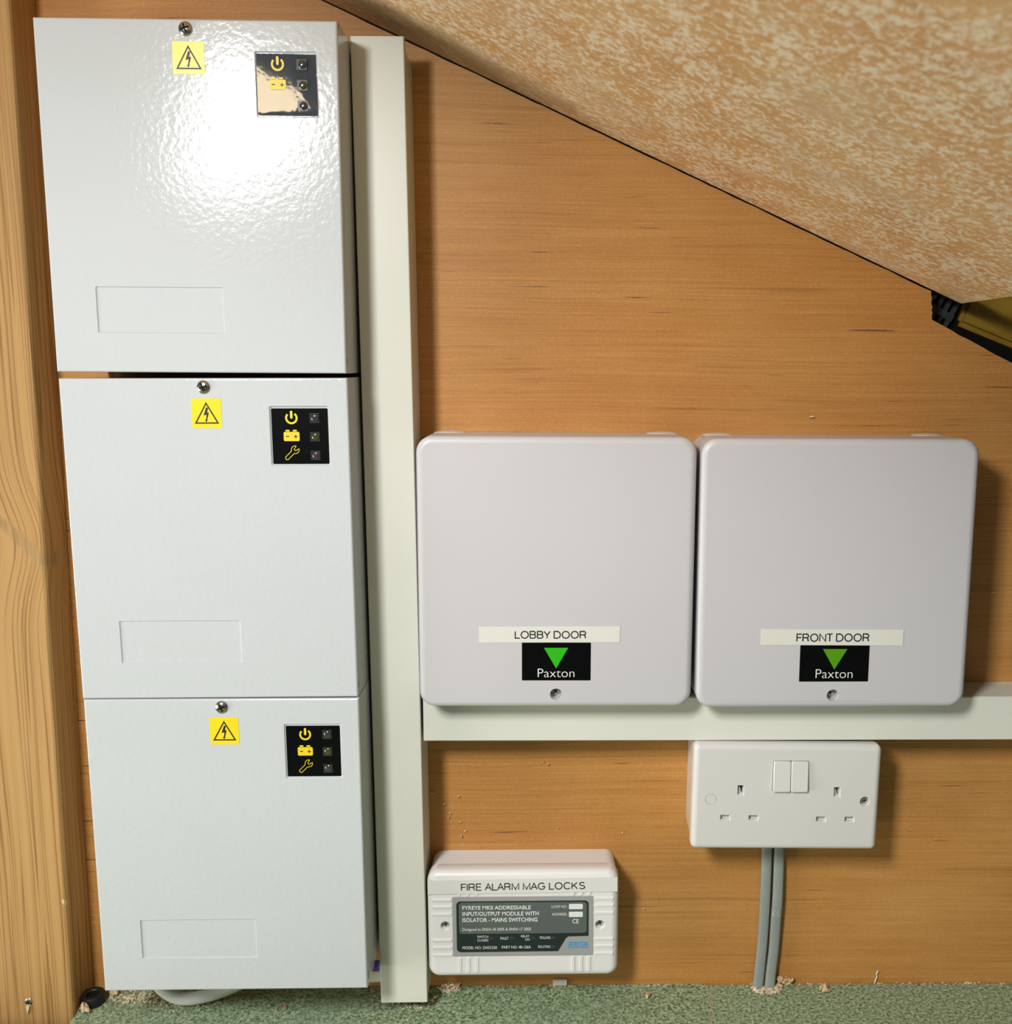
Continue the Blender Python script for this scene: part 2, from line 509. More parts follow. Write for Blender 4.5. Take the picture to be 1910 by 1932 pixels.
def tube(bm, path, rx, rz=None, n=12):
    """round or flat tube along 3-D path (mm)"""
    rz = rz or rx
    rings = []
    P = [Vector(p) for p in path]
    for i, p in enumerate(P):
        d = (P[min(i+1, len(P)-1)]-P[max(i-1, 0)]).normalized()
        ref = Vector((0, 1, 0)) if abs(d.y) < 0.9 else Vector((0, 0, 1))
        a = d.cross(ref).normalized(); b = a.cross(d).normalized()
        ring = []
        for k in range(n):
            t_ = 2*pi*k/n
            ca, sa = cos(t_), sin(t_)
            ex = 0.55
            q = p + a*(rx*math.copysign(abs(ca)**ex, ca)) + b*(rz*math.copysign(abs(sa)**ex, sa)) if rx != rz else p+a*rx*ca+b*rz*sa
            ring.append(bm.verts.new(q*S))
        rings.append(ring)
    for a, b in zip(rings, rings[1:]):
        bridge(bm, a, b)
    cap(bm, rings[0], True); cap(bm, rings[-1])
def bez(p, n=20):
    out = []
    for i in range(len(p)-1):
        p0 = Vector(p[max(i-1, 0)]); p1 = Vector(p[i]); p2 = Vector(p[i+1]); p3 = Vector(p[min(i+2, len(p)-1)])
        for k in range(n):
            t_ = k/n
            out.append(0.5*((2*p1)+(-p0+p2)*t_+(2*p0-5*p1+4*p2-p3)*t_**2+(-p0+3*p1-3*p2+p3)*t_**3))
    out.append(Vector(p[-1]))
    return out

# ------------------------------------------------------------------ structure
CE0, CE1 = Vector((231.8, 752.6)), Vector((629.2, 576.6))       # plywood / ceiling line on the wall plane
SL = (CE1.y-CE0.y)/(CE1.x-CE0.x)
def ceil_z(x): return CE0.y+SL*(x-CE0.x)

random.seed(11)
bm = NB()
top = []
# saw-cut edges, slightly ragged, going left along the slope
x = 629.2
pts = [(-150, -6), (820, -6), (820, 521.3-0.505*(820-695.4))]
xx = 815.0
while xx > 636:
    pts.append((xx, 553.1-0.505*(xx-632.6)+random.uniform(-0.35, 0.35)))
    xx -= random.uniform(4, 9)
pts += [(631.0, 554.2)]
zz_ = 557.0
while zz_ < 574:
    pts.append((631.4-(zz_-553)*0.1+random.uniform(-0.45, 0.45), zz_)); zz_ += random.uniform(1.6, 3.0)
pts.append((629.2, ceil_z(629.2)-0.9))
xx = 622.0
while xx > -145:
    pts.append((xx, ceil_z(xx)-1.0+random.uniform(-0.3, 0.3))); xx -= random.uniform(6, 12)
pts.append((-150, ceil_z(-150)-1.0))
a = vloop(bm, pts, 12); b_ = vloop(bm, pts, 0)
bridge(bm, a, b_); plate(bm, b_, [], 0); plate(bm, a, [], 12)
wall = struct(link('wall_back', bm, 'ply'), 'orange-brown plywood wall panel with a notch cut at the eaves', 'wall')

# ceiling board, in its own frame (x down the slope, y out of the room wall, z normal)
ang = math.atan(SL)
cl = NB()
def bx3(bm, x0, x1, y0, y1, z0, z1):
    vs = [bm.verts.new((x*S, y*S, z*S)) for z in (z0, z1) for x, y in ((x0, y0), (x1, y0), (x1, y1), (x0, y1))]
    for f in ((3, 2, 1, 0), (4, 5, 6, 7), (0, 1, 5, 4), (1, 2, 6, 5), (2, 3, 7, 6), (3, 0, 4, 7)):
        bm.faces.new([vs[i] for i in f])
ulen = (652-231.8)/cos(ang)
bx3(cl, -480, ulen, -640, -1.5, 0, 14)
struct(link('ceiling', cl, 'ceil', None, loc=(CE0.x, 0, CE0.y), rot=(0, -ang, 0)), 'sloping mottled beige board ceiling above the plywood', 'ceiling')

# added light block above the ceiling, and black sheet for the cavity's shade
bm = NB(); bx3(bm, -700, 900, -640, 230, 75, 90)
struct(link('roof_light_block', bm, 'dark_void', None, loc=(CE0.x, 0, CE0.y), rot=(0, -ang, 0)), 'dark slab added above the ceiling board to block world light', 'light block')
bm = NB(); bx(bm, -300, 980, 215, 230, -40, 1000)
struct(link('cavity_dark_sheet', bm, 'dark_void'), 'black sheet standing in for the shade of the cavity behind the notch', 'wall')

# floor : two flooring boards on a sub floor
bm = NB(); bx3(bm, -320, 980, -640, 200, -40, -18.5)
fl = struct(link('floor', bm, 'matte_black'), 'green moisture-resistant chipboard floor', 'floor')
bm = NB(); bx3(bm, -41.6, 470.6, -640, -0.4, -18, 0.6); link('floor_panel', bm, 'floor', fl)
bm = NB(); bx3(bm, -320, -42.4, -640, -58, -18, 0.6); link('floor_panel', bm, 'floor', fl)
bm = NB(); bx3(bm, 471.3, 980, -640, -1.6, -18, 0.0); link('floor_panel', bm, 'floor', fl)
bm = NB(); bx3(bm, 470.55, 471.35, -640, -2.2, -18, 0.2); link('board_joint', bm, 'shaving', fl)

# ------------------------------------------------------------------ timber post on the left
bm = NB()
def postx(z): return -42.3+(7.5/776.5)*z
lo = []
for z in (-18.0, 200, 400, 600, 905):
    xr = postx(z)
    lo.append([(-125, -0.5), (-125, -37.5), (xr-2.5, -37.5), (xr-0.8, -36.8), (xr, -35), (xr, -2.0), (xr-1.5, -0.5)])
vl = [[bm.verts.new((px*S, py*S, z*S)) for px, py in L] for L, z in zip(lo, (-18.0, 200, 400, 600, 905))]
for a, b_ in zip(vl, vl[1:]): bridge(bm, a, b_)
cap(bm, vl[0], True); cap(bm, vl[-1])
post = empty('timber_post', -80, 1.0)
o = link('post_timber', bm, 'pine', post); o.location = (80*S, 0, -1.0*S)
tag(post, 'rough sawn pine post with a knot, standing along the left edge', 'post')
hx, hz_ = un(54, 1890, 37.5)
screw(post, hx+80, hz_-1, -37.5, 3.1, 'zinc', 0.9, spin=0.7)
bm = NB()
loft(bm, [([(hx+80-2.0, hz_-3.5), (hx+80+1.6, hz_-4.0), (hx+80-0.8, hz_-11.5)], -37.4), ([(hx+80-1.8, hz_-3.6), (hx+80+1.2, hz_-4.1), (hx+80-0.9, hz_-11)], -39.0)])
link('splinter', bm, 'shaving', post)
hx, hz_ = un(122.5, 1706, 37)
bm = NB(); loft(bm, [(circle(hx+80, hz_, 1.3, 8), -36.6), (circle(hx+80-0.2, hz_+1, 0.9, 8), -39.2)])
bmesh.ops.scale(bm, vec=(1, 1, 2.6), space=Matrix.Translation((-(hx+80)*S, 0, -hz_*S)), verts=bm.verts)
link('splinter', bm, 'shaving', post)

# ------------------------------------------------------------------ power supply boxes
PW_, PH_, PD_ = 197.24, 228.26, 80.0
def wrench(cx, cz, sc=1.0):
    A = radians(45)
    out = []
    R_ = 2.75; hw = 1.25
    loc = [(-1.0-R_*0.9, hw)]
    for k in range(9):
        an = radians(150-k*(150-32)/8)
        loc.append((R_*cos(an), R_*sin(an)))
    loc += [(1.2, 1.0), (0.1, 0.95), (-0.45, 0.5), (-0.45, -0.5), (0.1, -0.95), (1.2, -1.0)]
    for k in range(9):
        an = radians(-32-k*(150-32)/8)
        loc.append((R_*cos(an), R_*sin(an)))
    loc += [(-1.0-R_*0.9, -hw), (-8.3, -hw)]
    for k in range(1, 6):
        an = radians(-90-k*30)
        loc.append((-8.3+hw*cos(an), hw*sin(an)))
    loc.append((-8.3, hw))
    return [(cx+(u*cos(A)-q*sin(A))*sc, cz+(u*sin(A)+q*cos(A))*sc) for u, q in loc]

def power_box(x0, z0, roll, label, film=False, bottom=False):
    cx, cz = x0+PW_/2, z0+PH_/2
    root = empty('power_supply_box', cx, cz, roll)
    tag(root, label, 'power supply', 'white metal power supply boxes stacked on the plywood')
    hw, hh = PW_/2, PH_/2
    # back case
    bm = NB(); bx(bm, -hw+1.2, hw-1.2, -0.4, -30, -hh+1.0, hh-3.5)
    link('back_case', bm, 'psu_inner', root)
    # lid : folded sheet with recessed display window and recessed name plate area
    bm = NB()
    loops = []
    r = 1.4
    def rc(i): return [(-hw+i, -hh+i), (hw-i, -hh+i), (hw-i, hh-i), (-hw+i, hh-i)]
    loops.append((rc(0), -7.5))
    for k in range(6):
        a = k/5*pi/2
        loops.append((rc(r*(1-cos(a))), -(PD_-r)-r*sin(a)))
    vl = loft(bm, loops, c0=False, c1=False)
    WIN = (44.0, 85.3, 53.3, 95.0)
    EMB = (-68.8, 16.9, -87.9, -56.8)
    wl = vloop(bm, rrect(*WIN, 1.2, 3), -PD_)
    el = vloop(bm, rrect(*EMB, 0.8, 2), -PD_)
    plate(bm, vl[-1], [wl, el], -PD_)
    wi = vloop(bm, rrect(WIN[0]+0.9, WIN[1]-0.9, WIN[2]+0.9, WIN[3]-0.9, 0.8, 3), -PD_+1.1)
    bridge(bm, wl, wi); cap(bm, wi)
    e2 = vloop(bm, rrect(EMB[0]+0.55, EMB[1]-0.55, EMB[2]+0.55, EMB[3]-0.55, 0.5, 2), -PD_+0.75)
    bridge(bm, el, e2); cap(bm, e2)
    lid = link('lid', bm, 'psu', root)
    # side hole
    bm = NB()
    pts = [(hw+0.05, -PD_+5.5+2.0*cos(2*pi*k/16), -hh+8+3.0*sin(2*pi*k/16)) for k in range(16)]
    c0 = [bm.verts.new(Vector(p)*S) for p in pts]
    c1 = [bm.verts.new((Vector(p)+Vector((0.35, 0, 0)))*S) for p in pts]
    bridge(bm, c0, c1)
    ci = [bm.verts.new(((hw+0.35)*S, (-PD_+5.5+1.2*cos(2*pi*k/16))*S, (-hh+8+2.0*sin(2*pi*k/16))*S)) for k in range(16)]
    cj = [bm.verts.new(((hw+0.05)*S, (-PD_+5.5+1.2*cos(2*pi*k/16))*S, (-hh+8+2.0*sin(2*pi*k/16))*S)) for k in range(16)]
    bridge(bm, c1, ci); bridge(bm, ci, cj); cap(bm, cj)
    link('side_rivet', bm, 'psu_inner', root, smooth=True)
    # screw
    screw(root, 0.0, 108.0, -PD_, 4.7, 'steel', 2.3, spin=0.35)
    # warning sticker
    sx, sz = 1.1, 90.1
    bm = NB(); prism(bm, rrect(sx-10.3, sx+10.3, sz-10.2, sz+10.2, 0.7, 3), -PD_, -PD_-0.15)
    st = link('warning_sticker', bm, 'yellow', root)
    st['label'] = 'yellow electric shock warning sticker'
    y0, y1 = -PD_-0.14, -PD_-0.22
    bm = NB()
    stroke(bm, [(sx, sz+6.9), (sx-7.6, sz-6.7), (sx+7.6, sz-6.7)], 0.95, y0, y1)
    link('triangle_border', bm, 'ink', st)
    bm = NB()
    prism(bm, [(sx+q[0], sz+q[1]) for q in [(-.1, 4.1), (-2.1, -1.5), (0.0, -1.0), (-.55, -4.6), (0.25, -4.6), (1.7, 0.4), (.5, .6), (1.3, 3.8)]], y0, y1)
    prism(bm, [(sx+q[0], sz+q[1]) for q in [(-1.3, -4.5), (-.45, -6.2), (.75, -4.4)]], y0, y1)
    link('lightning_bolt', bm, 'ink', st)
    # indicator panel
    px, pz = WIN[0]+1.2, WIN[3]-1.7
    yb = -PD_+1.05
    bm = NB()
    if film:
        n_ = 24
        V = {}
        for i in range(n_+1):
            for j in range(n_+1):
                u, q = i/n_, j/n_
                sg = (u-0.05)*0.8+(q-0.05)-0.84+0.10*sin(2*pi*u*1.3+0.4)
                d = 0.9-14.0*max(0.0, sg)**2*0.16-0.8*max(0.0, 0.10-q)**2*60*0.3
                d = max(d, -0.2)
                V[i, j] = bm.verts.new(((px+u*38.9)*S, (yb-0.25-d)*S, (pz-38.5+q*38.5)*S))
        for i in range(n_):
            for j in range(n_):
                bm.faces.new((V[i, j], V[i+1, j], V[i+1, j+1], V[i, j+1]))
        bt = vloop(bm, [(px, pz-38.5), (px+38.9, pz-38.5), (px+38.9, pz), (px, pz)], yb)
        link('back_edge', bm, 'film', root, smooth=True).name = 'indicator_panel'
        pan = [c for c in root.children if c.name.startswith('indicator_panel')][0]
        bm2 = None
        yi = yb-1.35
    else:
        prism(bm, rrect(px, px+38.9, pz-38.5, pz, 0.6, 2), yb, yb-0.25)
        pan = link('indicator_panel', bm, 'black', root)
        yi = yb-0.24
    pan['label'] = 'black indicator panel with yellow symbols'
    yj = yi-0.1
    bm = NB()
    c_, d_ = px+13.8, pz-6.6
    arc_o = [(c_+4.3*sin(radians(a)), d_+4.3*cos(radians(a))) for a in range(38, 323, 12)]
    arc_i = [(c_+2.95*sin(radians(a)), d_+2.95*cos(radians(a))) for a in range(38, 323, 12)]
    A0, B0, A1, B1 = [vloop(bm, L, y) for L, y in ((arc_o, yi), (arc_i, yi), (arc_o, yj), (arc_i, yj))]
    for i in range(len(A0)-1):
        bm.faces.new((A1[i], A1[i+1], B1[i+1], B1[i])); bm.faces.new((A0[i], A0[i+1], A1[i+1], A1[i])); bm.faces.new((B0[i], B0[i+1], B1[i+1], B1[i]))
    prism(bm, rrect(c_-0.85, c_+0.85, pz-7.1, pz-1.6, 0.8, 4), yi, yj)
    link('power_symbol', bm, 'yellow_ink', pan)
    bm = NB()
    prism(bm, rrect(px+8.0, px+18.9, pz-22.6, pz-16.2, 0.9, 3), yi, yj)
    prism(bm, rrect(px+9.4, px+12.2, pz-15.9, pz-14.8, 0.35, 2), yi, yj)
    prism(bm, rrect(px+14.4, px+17.2, pz-15.9, pz-14.8, 0.35, 2), yi, yj)
    bat = link('battery_symbol', bm, 'yellow_ink', pan)
    bm = NB()
    yk = yj-0.06
    bx(bm, px+9.6, px+11.7, yj, yk, pz-19.7, pz-19.0)
    bx(bm, px+15.1, px+17.5, yj, yk, pz-19.75, pz-19.15)
    bx(bm, px+16.0, px+16.6, yj, yk-0.02, pz-20.6, pz-18.3)
    link('polarity_marks', bm, 'ink', pan)
    if not film:
        bm = NB()
        stroke(bm, wrench(px+15.6, pz-28.6, 0.98), 0.42, yi, yj)
        link('spanner_symbol', bm, 'yellow_ink', pan)
    for k, (zt, zb) in enumerate(((3.2, 10.1), (16.3, 22.9), (29.3, 35.8))):
        bm = NB()
        bx(bm, px+26.2, px+32.9, yi, yi-0.12, pz-zb, pz-zt)
        link('led_window', bm, 'led_frame', pan)
        bm = NB()
        zc = pz-(zt+zb)/2; xc = px+30.1
        loft(bm, [(circle(xc, zc, 2.7, 20), yi-0.1), (circle(xc, zc, 2.7, 20), yi-0.35), (circle(xc, zc, 2.2, 20), yi-0.75), (circle(xc, zc, 1.0, 20), yi-1.0)])
        link('led', bm, ('led', 'led_amber', 'led_rose')[k], pan, smooth=True)
    if bottom:
        # purple cable gland poking out of the lower right side
        bm = NB()
        tube(bm, [(hw-9, -47, -hh-2.5), (hw+3.4, -47, -hh-2.5)], 4.2, n=16)
        link('cable_gland', bm, 'purple', root, smooth=True)
    return root

power_box(0.0, 511.755, -0.033, 'topmost white metal power box, glare on it and a shiny reflecting indicator panel', film=True)
power_box(1.388, 279.738, 0.415, 'middle white metal power box of the three, between the upper and lower ones')
power_box(3.13, 50.696, 0.277, 'lowest white metal power box of the three, just above the green floor', bottom=True)

# ------------------------------------------------------------------ cable trunking
def trunk_section(w_, d_, t=1.6):
    return w_, d_, t
# vertical
root = empty('cable_trunking', 203.794+18.5, 12.235, 0.435)
tag(root, 'tall vertical cream plastic trunking between power boxes and plywood', 'trunking')
TL = 730.55; TW = 37.1; TD = 40.0
bm = NB()
bx(bm, -TW/2, TW/2, -0.3, -1.8, 6, TL-8)
bx(bm, -TW/2+0.2, -TW/2+1.8, -1.8, -TD+3, 3, TL-8)
bx(bm, TW/2-1.8, TW/2-0.2, -1.8, -TD+3, 3, TL-8)
bx(bm, -TW/2+5, -TW/2+6.2, -TD+7, -TD+1.6, 1, TL-6)
bx(bm, TW/2-6.2, TW/2-5, -TD+7, -TD+1.6, 1, TL-6)
link('channel', bm, 'trunk', root)
bm = NB()
xs = [(-TW/2, -TD+6), (-TW/2, -TD+0.7), (-TW/2+0.3, -TD+0.15), (-TW/2+0.9, -TD), (TW/2-0.9, -TD), (TW/2-0.3, -TD+0.15), (TW/2, -TD+0.7), (TW/2, -TD+6), (TW/2-1.4, -TD+6), (TW/2-1.4, -TD+1.6), (-TW/2+1.4, -TD+1.6), (-TW/2+1.4, -TD+6)]
# lower end is cut a little ragged: shorter in the middle
def zlow(px_, y_): return 0.0 if abs(px_) > TW/2-1.6 else 3.0
a = [bm.verts.new((p*S, q*S, (0.0 if abs(p) > TW/2-2 else 2.4)*S)) for p, q in xs]
b_ = [bm.verts.new((p*S, q*S, TL*S)) for p, q in xs]
bridge(bm, a, b_)
for L in (a, b_):
    for q in ((0, 1, 10, 11), (1, 2, 10), (2, 3, 10), (3, 4, 9, 10), (4, 5, 9), (5, 6, 9), (6, 7, 8, 9)):
        bm.faces.new([L[i] for i in q])
link('lid', bm, 'trunk', root)
# horizontal
HZ, HH, HD = 230.5, 35.1, 37.3
hx0 = 240.9
root = empty('cable_trunking', hx0, HZ, 0.047)
tag(root, 'horizontal cream plastic trunking running under the two grey cabinets', 'trunking')
HL = 560
bm = NB()
bx(bm, 1.5, HL, -0.3, -1.8, 0.4, HH-0.2)
bx(bm, 1.5, HL, -1.8, -HD+1.2, HH-1.9, HH-0.3)
bx(bm, 1.5, HL, -1.8, -HD+1.2, 0.4, 1.9)
link('channel', bm, 'trunk', root)
bm = NB()
zs = [(0, -HD+6), (0, -HD+0.6), (0.3, -HD+0.1), (0.8, -HD), (HH-1.4, -HD), (HH-0.9, -HD+0.1), (HH-0.7, -HD+0.6), (HH-0.7, -HD+6), (HH-2.2, -HD+6), (HH-2.2, -HD+1.5), (1.4, -HD+1.5), (1.4, -HD+6)]
a = [bm.verts.new((0, q*S, p*S)) for p, q in zs]
b_ = [bm.verts.new((HL*S, q*S, p*S)) for p, q in zs]
bridge(bm, a, b_)
for L in (a, b_):
    for q in ((0, 1, 10, 11), (1, 2, 10), (2, 3, 10), (3, 4, 9, 10), (4, 5, 9), (5, 6, 9), (6, 7, 8, 9)):
        bm.faces.new([L[i] for i in q])
link('lid', bm, 'trunk', root)

# ------------------------------------------------------------------ door controller cabinets
AW, AH, AD = 201.87, 201.05, 63.0
def cabinet(x0, z0, roll, word, label, strip, txt, badge, tri, pax, hole, tmat, spin):
    root = empty('door_controller_cabinet', x0+AW/2, z0+AH/2, roll)
    tag(root, label, 'control box', 'grey door controller cabinets')
    hw, hh = AW/2, AH/2
    bm = NB()
    loft(bm, [(rrect(-hw+2.2, hw-2.2, -hh+2.5, hh-1.2, 11), -0.3), (rrect(-hw+1.6, hw-1.6, -hh+2.0, hh-0.8, 11), -30)])
    base = link('base', bm, 'abs_base', root, smooth=True)
    # low bosses moulded on the upper edge
    for bx_ in (-hw+20, hw-20):
        bm = NB()
        lo = []
        for k in range(5):
            a = k/4*pi/2
            lo.append([(bx_+13*cos(a)*cos(2*pi*j/20), -11+9*cos(a)*sin(2*pi*j/20), hh-1.4+2.3*sin(a)) for j in range(20)] if k < 4 else None)
        rings = [[bm.verts.new(Vector(p)*S) for p in L] for L in lo if L]
        for a, b in zip(rings, rings[1:]): bridge(bm, a, b)
        cap(bm, rings[0], True); cap(bm, rings[-1])
        link('knockout_boss', bm, 'abs_base', base, smooth=True)
    # cover
    bm = NB()
    R0, fr = 12.0, 4.8
    loops = [(rrect(-hw+1.0, hw-1.0, -hh+1.0, hh-1.0, R0, 8), -27), (rrect(-hw+0.2, hw-0.2, -hh+0.2, hh-0.2, R0, 8), -28),
             (rrect(-hw, hw, -hh, hh, R0, 8), -30)]
    for k in range(8):
        a = k/7*pi/2
        i = fr*(1-cos(a))
        loops.append((rrect(-hw+i+0.0, hw-i, -hh+i, hh-i, max(R0-i, 1), 8), -(AD-fr*0.8)-fr*0.8*sin(a)))
    loops.append((rrect(-hw+fr+0.5, hw-fr-0.5, -hh+fr+0.5, hh-fr-0.5, R0-fr-0.4, 8), -AD))
    vl = loft(bm, loops, c0=True, c1=False)
    h0 = vloop(bm, circle(hole[0], hole[1], 4.5, 28), -AD)
    plate(bm, vl[-1], [h0], -AD)
    h1 = vloop(bm, circle(hole[0], hole[1], 4.3, 28), -AD+0.6)
    h2 = vloop(bm, circle(hole[0], hole[1], 4.1, 28), -AD+8)
    bridge(bm, h0, h1); bridge(bm, h1, h2); cap(bm, h2)
    cov = link('cover', bm, 'abs', root, smooth=True)
    screw(root, hole[0]-0.2, hole[1]+0.3, -AD+7.5, 3.4, 'zinc', 1.6, spin=spin)
    # badge
    bm = NB(); prism(bm, rrect(*badge, 0.5, 2), -AD, -AD-0.2)
    bd = link('badge', bm, 'black', root)
    bd['label'] = 'black badge with a green triangle and white lettering'
    bm = NB(); prism(bm, [tri[2], tri[1], tri[0]], -AD-0.19, -AD-0.28)
    link('triangle_mark', bm, tmat, bd)
    text('lettering', 'Paxton', *pax, -AD-0.2, 'white_ink', bd, -0.012)
    bm = NB()
    x0_, x1_, z0_, z1_, tilt = strip
    prism(bm, [(x0_, z0_-tilt/2), (x1_, z0_+tilt/2), (x1_, z1_+tilt/2), (x0_, z1_-tilt/2)], -AD, -AD-0.3)
    sp_ = link('name_strip', bm, 'label', root)
    sp_['label'] = 'white tape strip reading ' + word
    caps('lettering', word, *txt, -AD-0.28, 'ink', sp_)
cabinet(241.536, 266.537, -0.019, 'LOBBY DOOR', 'light grey plastic cabinet with the LOBBY DOOR strip and bright green triangle',
        (-56.4, 47.0, -50.7, -38.7, 0.5), (-30.4, 22.3, -47.9, -41.9), (-25.1, 25.7, -79.7, -50.9), [(-8.9, -54.8), (9.0, -54.8), (0.2, -70.5)],
        (-13.4, 13.7, -77.2, -70.7), (0.2, -90.5), 'green', 0.9)
cabinet(446.659, 265.881, 0.124, 'FRONT DOOR', 'light grey plastic cabinet with the FRONT DOOR strip and olive green triangle',
        (-53.8, 52.0, -52.1, -40.1, -0.6), (-27.6, 26.8, -49.5, -43.1), (-24.3, 27.3, -80.0, -52.0), [(-7.4, -55.0), (10.8, -55.0), (1.7, -70.7)],
        (-12.1, 15.5, -77.3, -70.5), (1.5, -90.8), 'olive_green', 0.2)

# ------------------------------------------------------------------ double socket
root = empty('double_socket', 449.142+73, 143.6+43, -0.573)
tag(root, 'white switched double power socket on a surface box under the trunking', 'socket')
bm = NB()
loft(bm, [(rrect(-71.2, 71.2, -41.2, 41.8, 7, 5), -0.3), (rrect(-72.3, 72.3, -42.3, 42.3, 6, 5), -35.5)])
link('back_box', bm, 'socket', root, smooth=True)
bm = NB()
loops = [(rrect(-73, 73, -43, 43, 4.5, 6), -35.6), (rrect(-73, 73, -43, 43, 4.5, 6), -40.6)]
for k in range(1, 7):
    a = k/6*pi/2
    i = 4.2*(1-cos(a))
    loops.append((rrect(-73+i, 73-i, -43+i, 43-i, max(0.8, 4.5-i), 6), -40.6-4.4*sin(a)))
loops.append((rrect(-73+5.0, 73-5.0, -43+5.0, 43-5.0, 0.8, 6), -45.0))
vl = loft(bm, loops, c0=True, c1=False)
SLOT = {'e': [(-38.4, -33.0, 1.9, 10.3), (36.8, 42.2, 0.9, 9.3)], 'p': [(-51.0, -42.8, -18.8, -14.1), (-28.8, -20.7, -18.9, -14.2), (24.1, 32.2, -19.7, -14.9), (46.4, 54.4, -19.7, -14.9)]}
holes, pits = [], []
for kind, L in SLOT.items():
    for s in L:
        o_ = vloop(bm, rrect(*s, 0.4, 2), -45.0)
        holes.append(o_); pits.append((o_, s, kind))
SWR = (-11.6, 16.3, 5.6, 30.6)
so = vloop(bm, rrect(*SWR, 1.6, 4), -45.0)
scr_c = vloop(bm, circle(61.6, -2.3, 3.9, 24), -45.0)
cap_o = vloop(bm, circle(-58.8, -1.5, 4.35, 28), -45.0)
plate(bm, vl[-1], holes+[so, scr_c, cap_o], -45.0)
for o_, s, kind in pits:
    i_ = vloop(bm, rrect(s[0]+0.5, s[1]-0.5, s[2]+0.5, s[3]-0.5, 0.3, 2), -44.3)
    dpt = -44.3+(3.4 if kind == 'p' else 9)
    j_ = vloop(bm, rrect(s[0]+0.6, s[1]-0.6, s[2]+0.6, s[3]-0.6, 0.3, 2), dpt)
    bridge(bm, o_, i_); bridge(bm, i_, j_); cap(bm, j_)
i_ = vloop(bm, rrect(SWR[0]+0.1, SWR[1]-0.1, SWR[2]+0.1, SWR[3]-0.1, 1.5, 4), -42.0)
bridge(bm, so, i_); cap(bm, i_)
i_ = vloop(bm, circle(61.6, -2.3, 3.6, 24), -42.4); bridge(bm, scr_c, i_); cap(bm, i_)
i_ = vloop(bm, circle(-58.8, -1.5, 4.2, 28), -44.2); j_ = vloop(bm, circle(-58.8, -1.5, 4.1, 28), -44.2); k_ = vloop(bm, circle(-58.8, -1.5, 4.0, 28), -44.95)
bridge(bm, cap_o, i_); bridge(bm, i_, j_); bridge(bm, j_, k_); cap(bm, k_)
fp = link('faceplate', bm, 'socket', root, smooth=True)
for xa, xb in ((-11.2, 2.15), (2.55, 15.9)):
    bm = NB()
    # wedge shaped rocker, proud at its lower end
    rr = rrect(xa, xb, 6.0, 30.2, 1.3, 4)
    r2 = rrect(xa+0.5, xb-0.5, 6.5, 29.7, 1.1, 4)
    def yy(z): return -46.2-2.0*(30.2-z)/24.2
    A_ = [bm.verts.new((p[0]*S, -42.6*S, p[1]*S)) for p in rr]
    B_ = [bm.verts.new((p[0]*S, (yy(p[1])+0.5)*S, p[1]*S)) for p in rr]
    C_ = [bm.verts.new((p[0]*S, yy(p[1])*S, p[1]*S)) for p in r2]
    bridge(bm, A_, B_); bridge(bm, B_, C_); cap(bm, C_); cap(bm, A_, True)
    link('rocker_switch', bm, 'rocker', root, smooth=True)
for s in SLOT['e']:
    bm = NB()
    prism(bm, [(s[0]+0.8, s[2]+0.8), (s[0]+3.4, s[2]+0.8), (s[0]+2.9, s[2]+4.5), (s[0]+2.2, s[2]+6.8)], -36.5, -41.5)
    link('shutter', bm, 'socket', root)
    bm = NB(); bx(bm, s[0]+0.7, s[1]-0.7, -35.4, -35.9, s[2]+0.7, s[3]-0.7)
    link('earth_opening', bm, 'matte_black', root)
screw(root, 61.6, -2.3, -42.6, 3.2, 'zinc', 1.0, cross='slot', spin=0.35)

# ------------------------------------------------------------------ fire alarm module
FW, FH, FD = 151.75, 90.67, 39.0
root = empty('fire_alarm_module', 241.36+FW/2+0.3, 32.72+FH/2, 0.221)
tag(root, 'off-white fire alarm interface box with grey plate, low on the plywood', 'alarm module')
hw, hh = FW/2, FH/2
bm = NB()
loft(bm, [(rrect(-hw+1.6, hw-1.6, -hh+1.6, hh-1.2, 8, 6), -0.3), (rrect(-hw+0.7, hw-0.7, -hh+0.7, hh-0.7, 9, 6), -24.5)])
link('base', bm, 'module', root, smooth=True)
bm = NB()
loops = [(rrect(-hw+0.5, hw-0.5, -hh+0.5, hh-0.5, 9, 6), -24.8), (rrect(-hw, hw, -hh, hh, 9, 6), -25.6)]
fr = 5.5
for k in range(8):
    a = k/7*pi/2
    i = fr*(1-cos(a))
    loops.append((rrect(-hw+i, hw-i, -hh+i, hh-i, max(2.5, 9-i), 6), -(FD-fr)-fr*sin(a)))
loops.append((rrect(-hw+fr+1.0, hw-fr-1.0, -hh+fr+1.0, hh-fr-1.0, 2.5, 6), -FD))
vl = loft(bm, loops, c0=True, c1=False)
hs = [vloop(bm, circle(q, -0.5, 4.0, 24), -FD) for q in (-61.7, 61.2)]
plate(bm, vl[-1], hs, -FD)
for h_, q in zip(hs, (-61.7, 61.2)):
    a = vloop(bm, circle(q, -0.5, 3.5, 24), -FD+0.7); b = vloop(bm, circle(q, -0.5, 3.4, 24), -FD+4.5)
    bridge(bm, h_, a); bridge(bm, a, b); cap(bm, b)
cov = link('cover', bm, 'module', root, smooth=True)
screw(root, -61.7, -0.5, -FD+4.2, 3.0, 'zinc', 1.4, spin=0.2)
screw(root, 61.2, -0.5, -FD+4.2, 3.0, 'zinc', 1.4, spin=0.6)
def rib(x0, x1, z0, z1):
    bm = NB()
    loft(bm, [(rrect(x0, x1, z0, z1, 0.3, 2), -FD+0.1), (rrect(x0+0.35, x1-0.35, z0+0.45, z1-0.45, 0.2, 2), -FD-0.75)])
    link('rib', bm, 'module', cov)
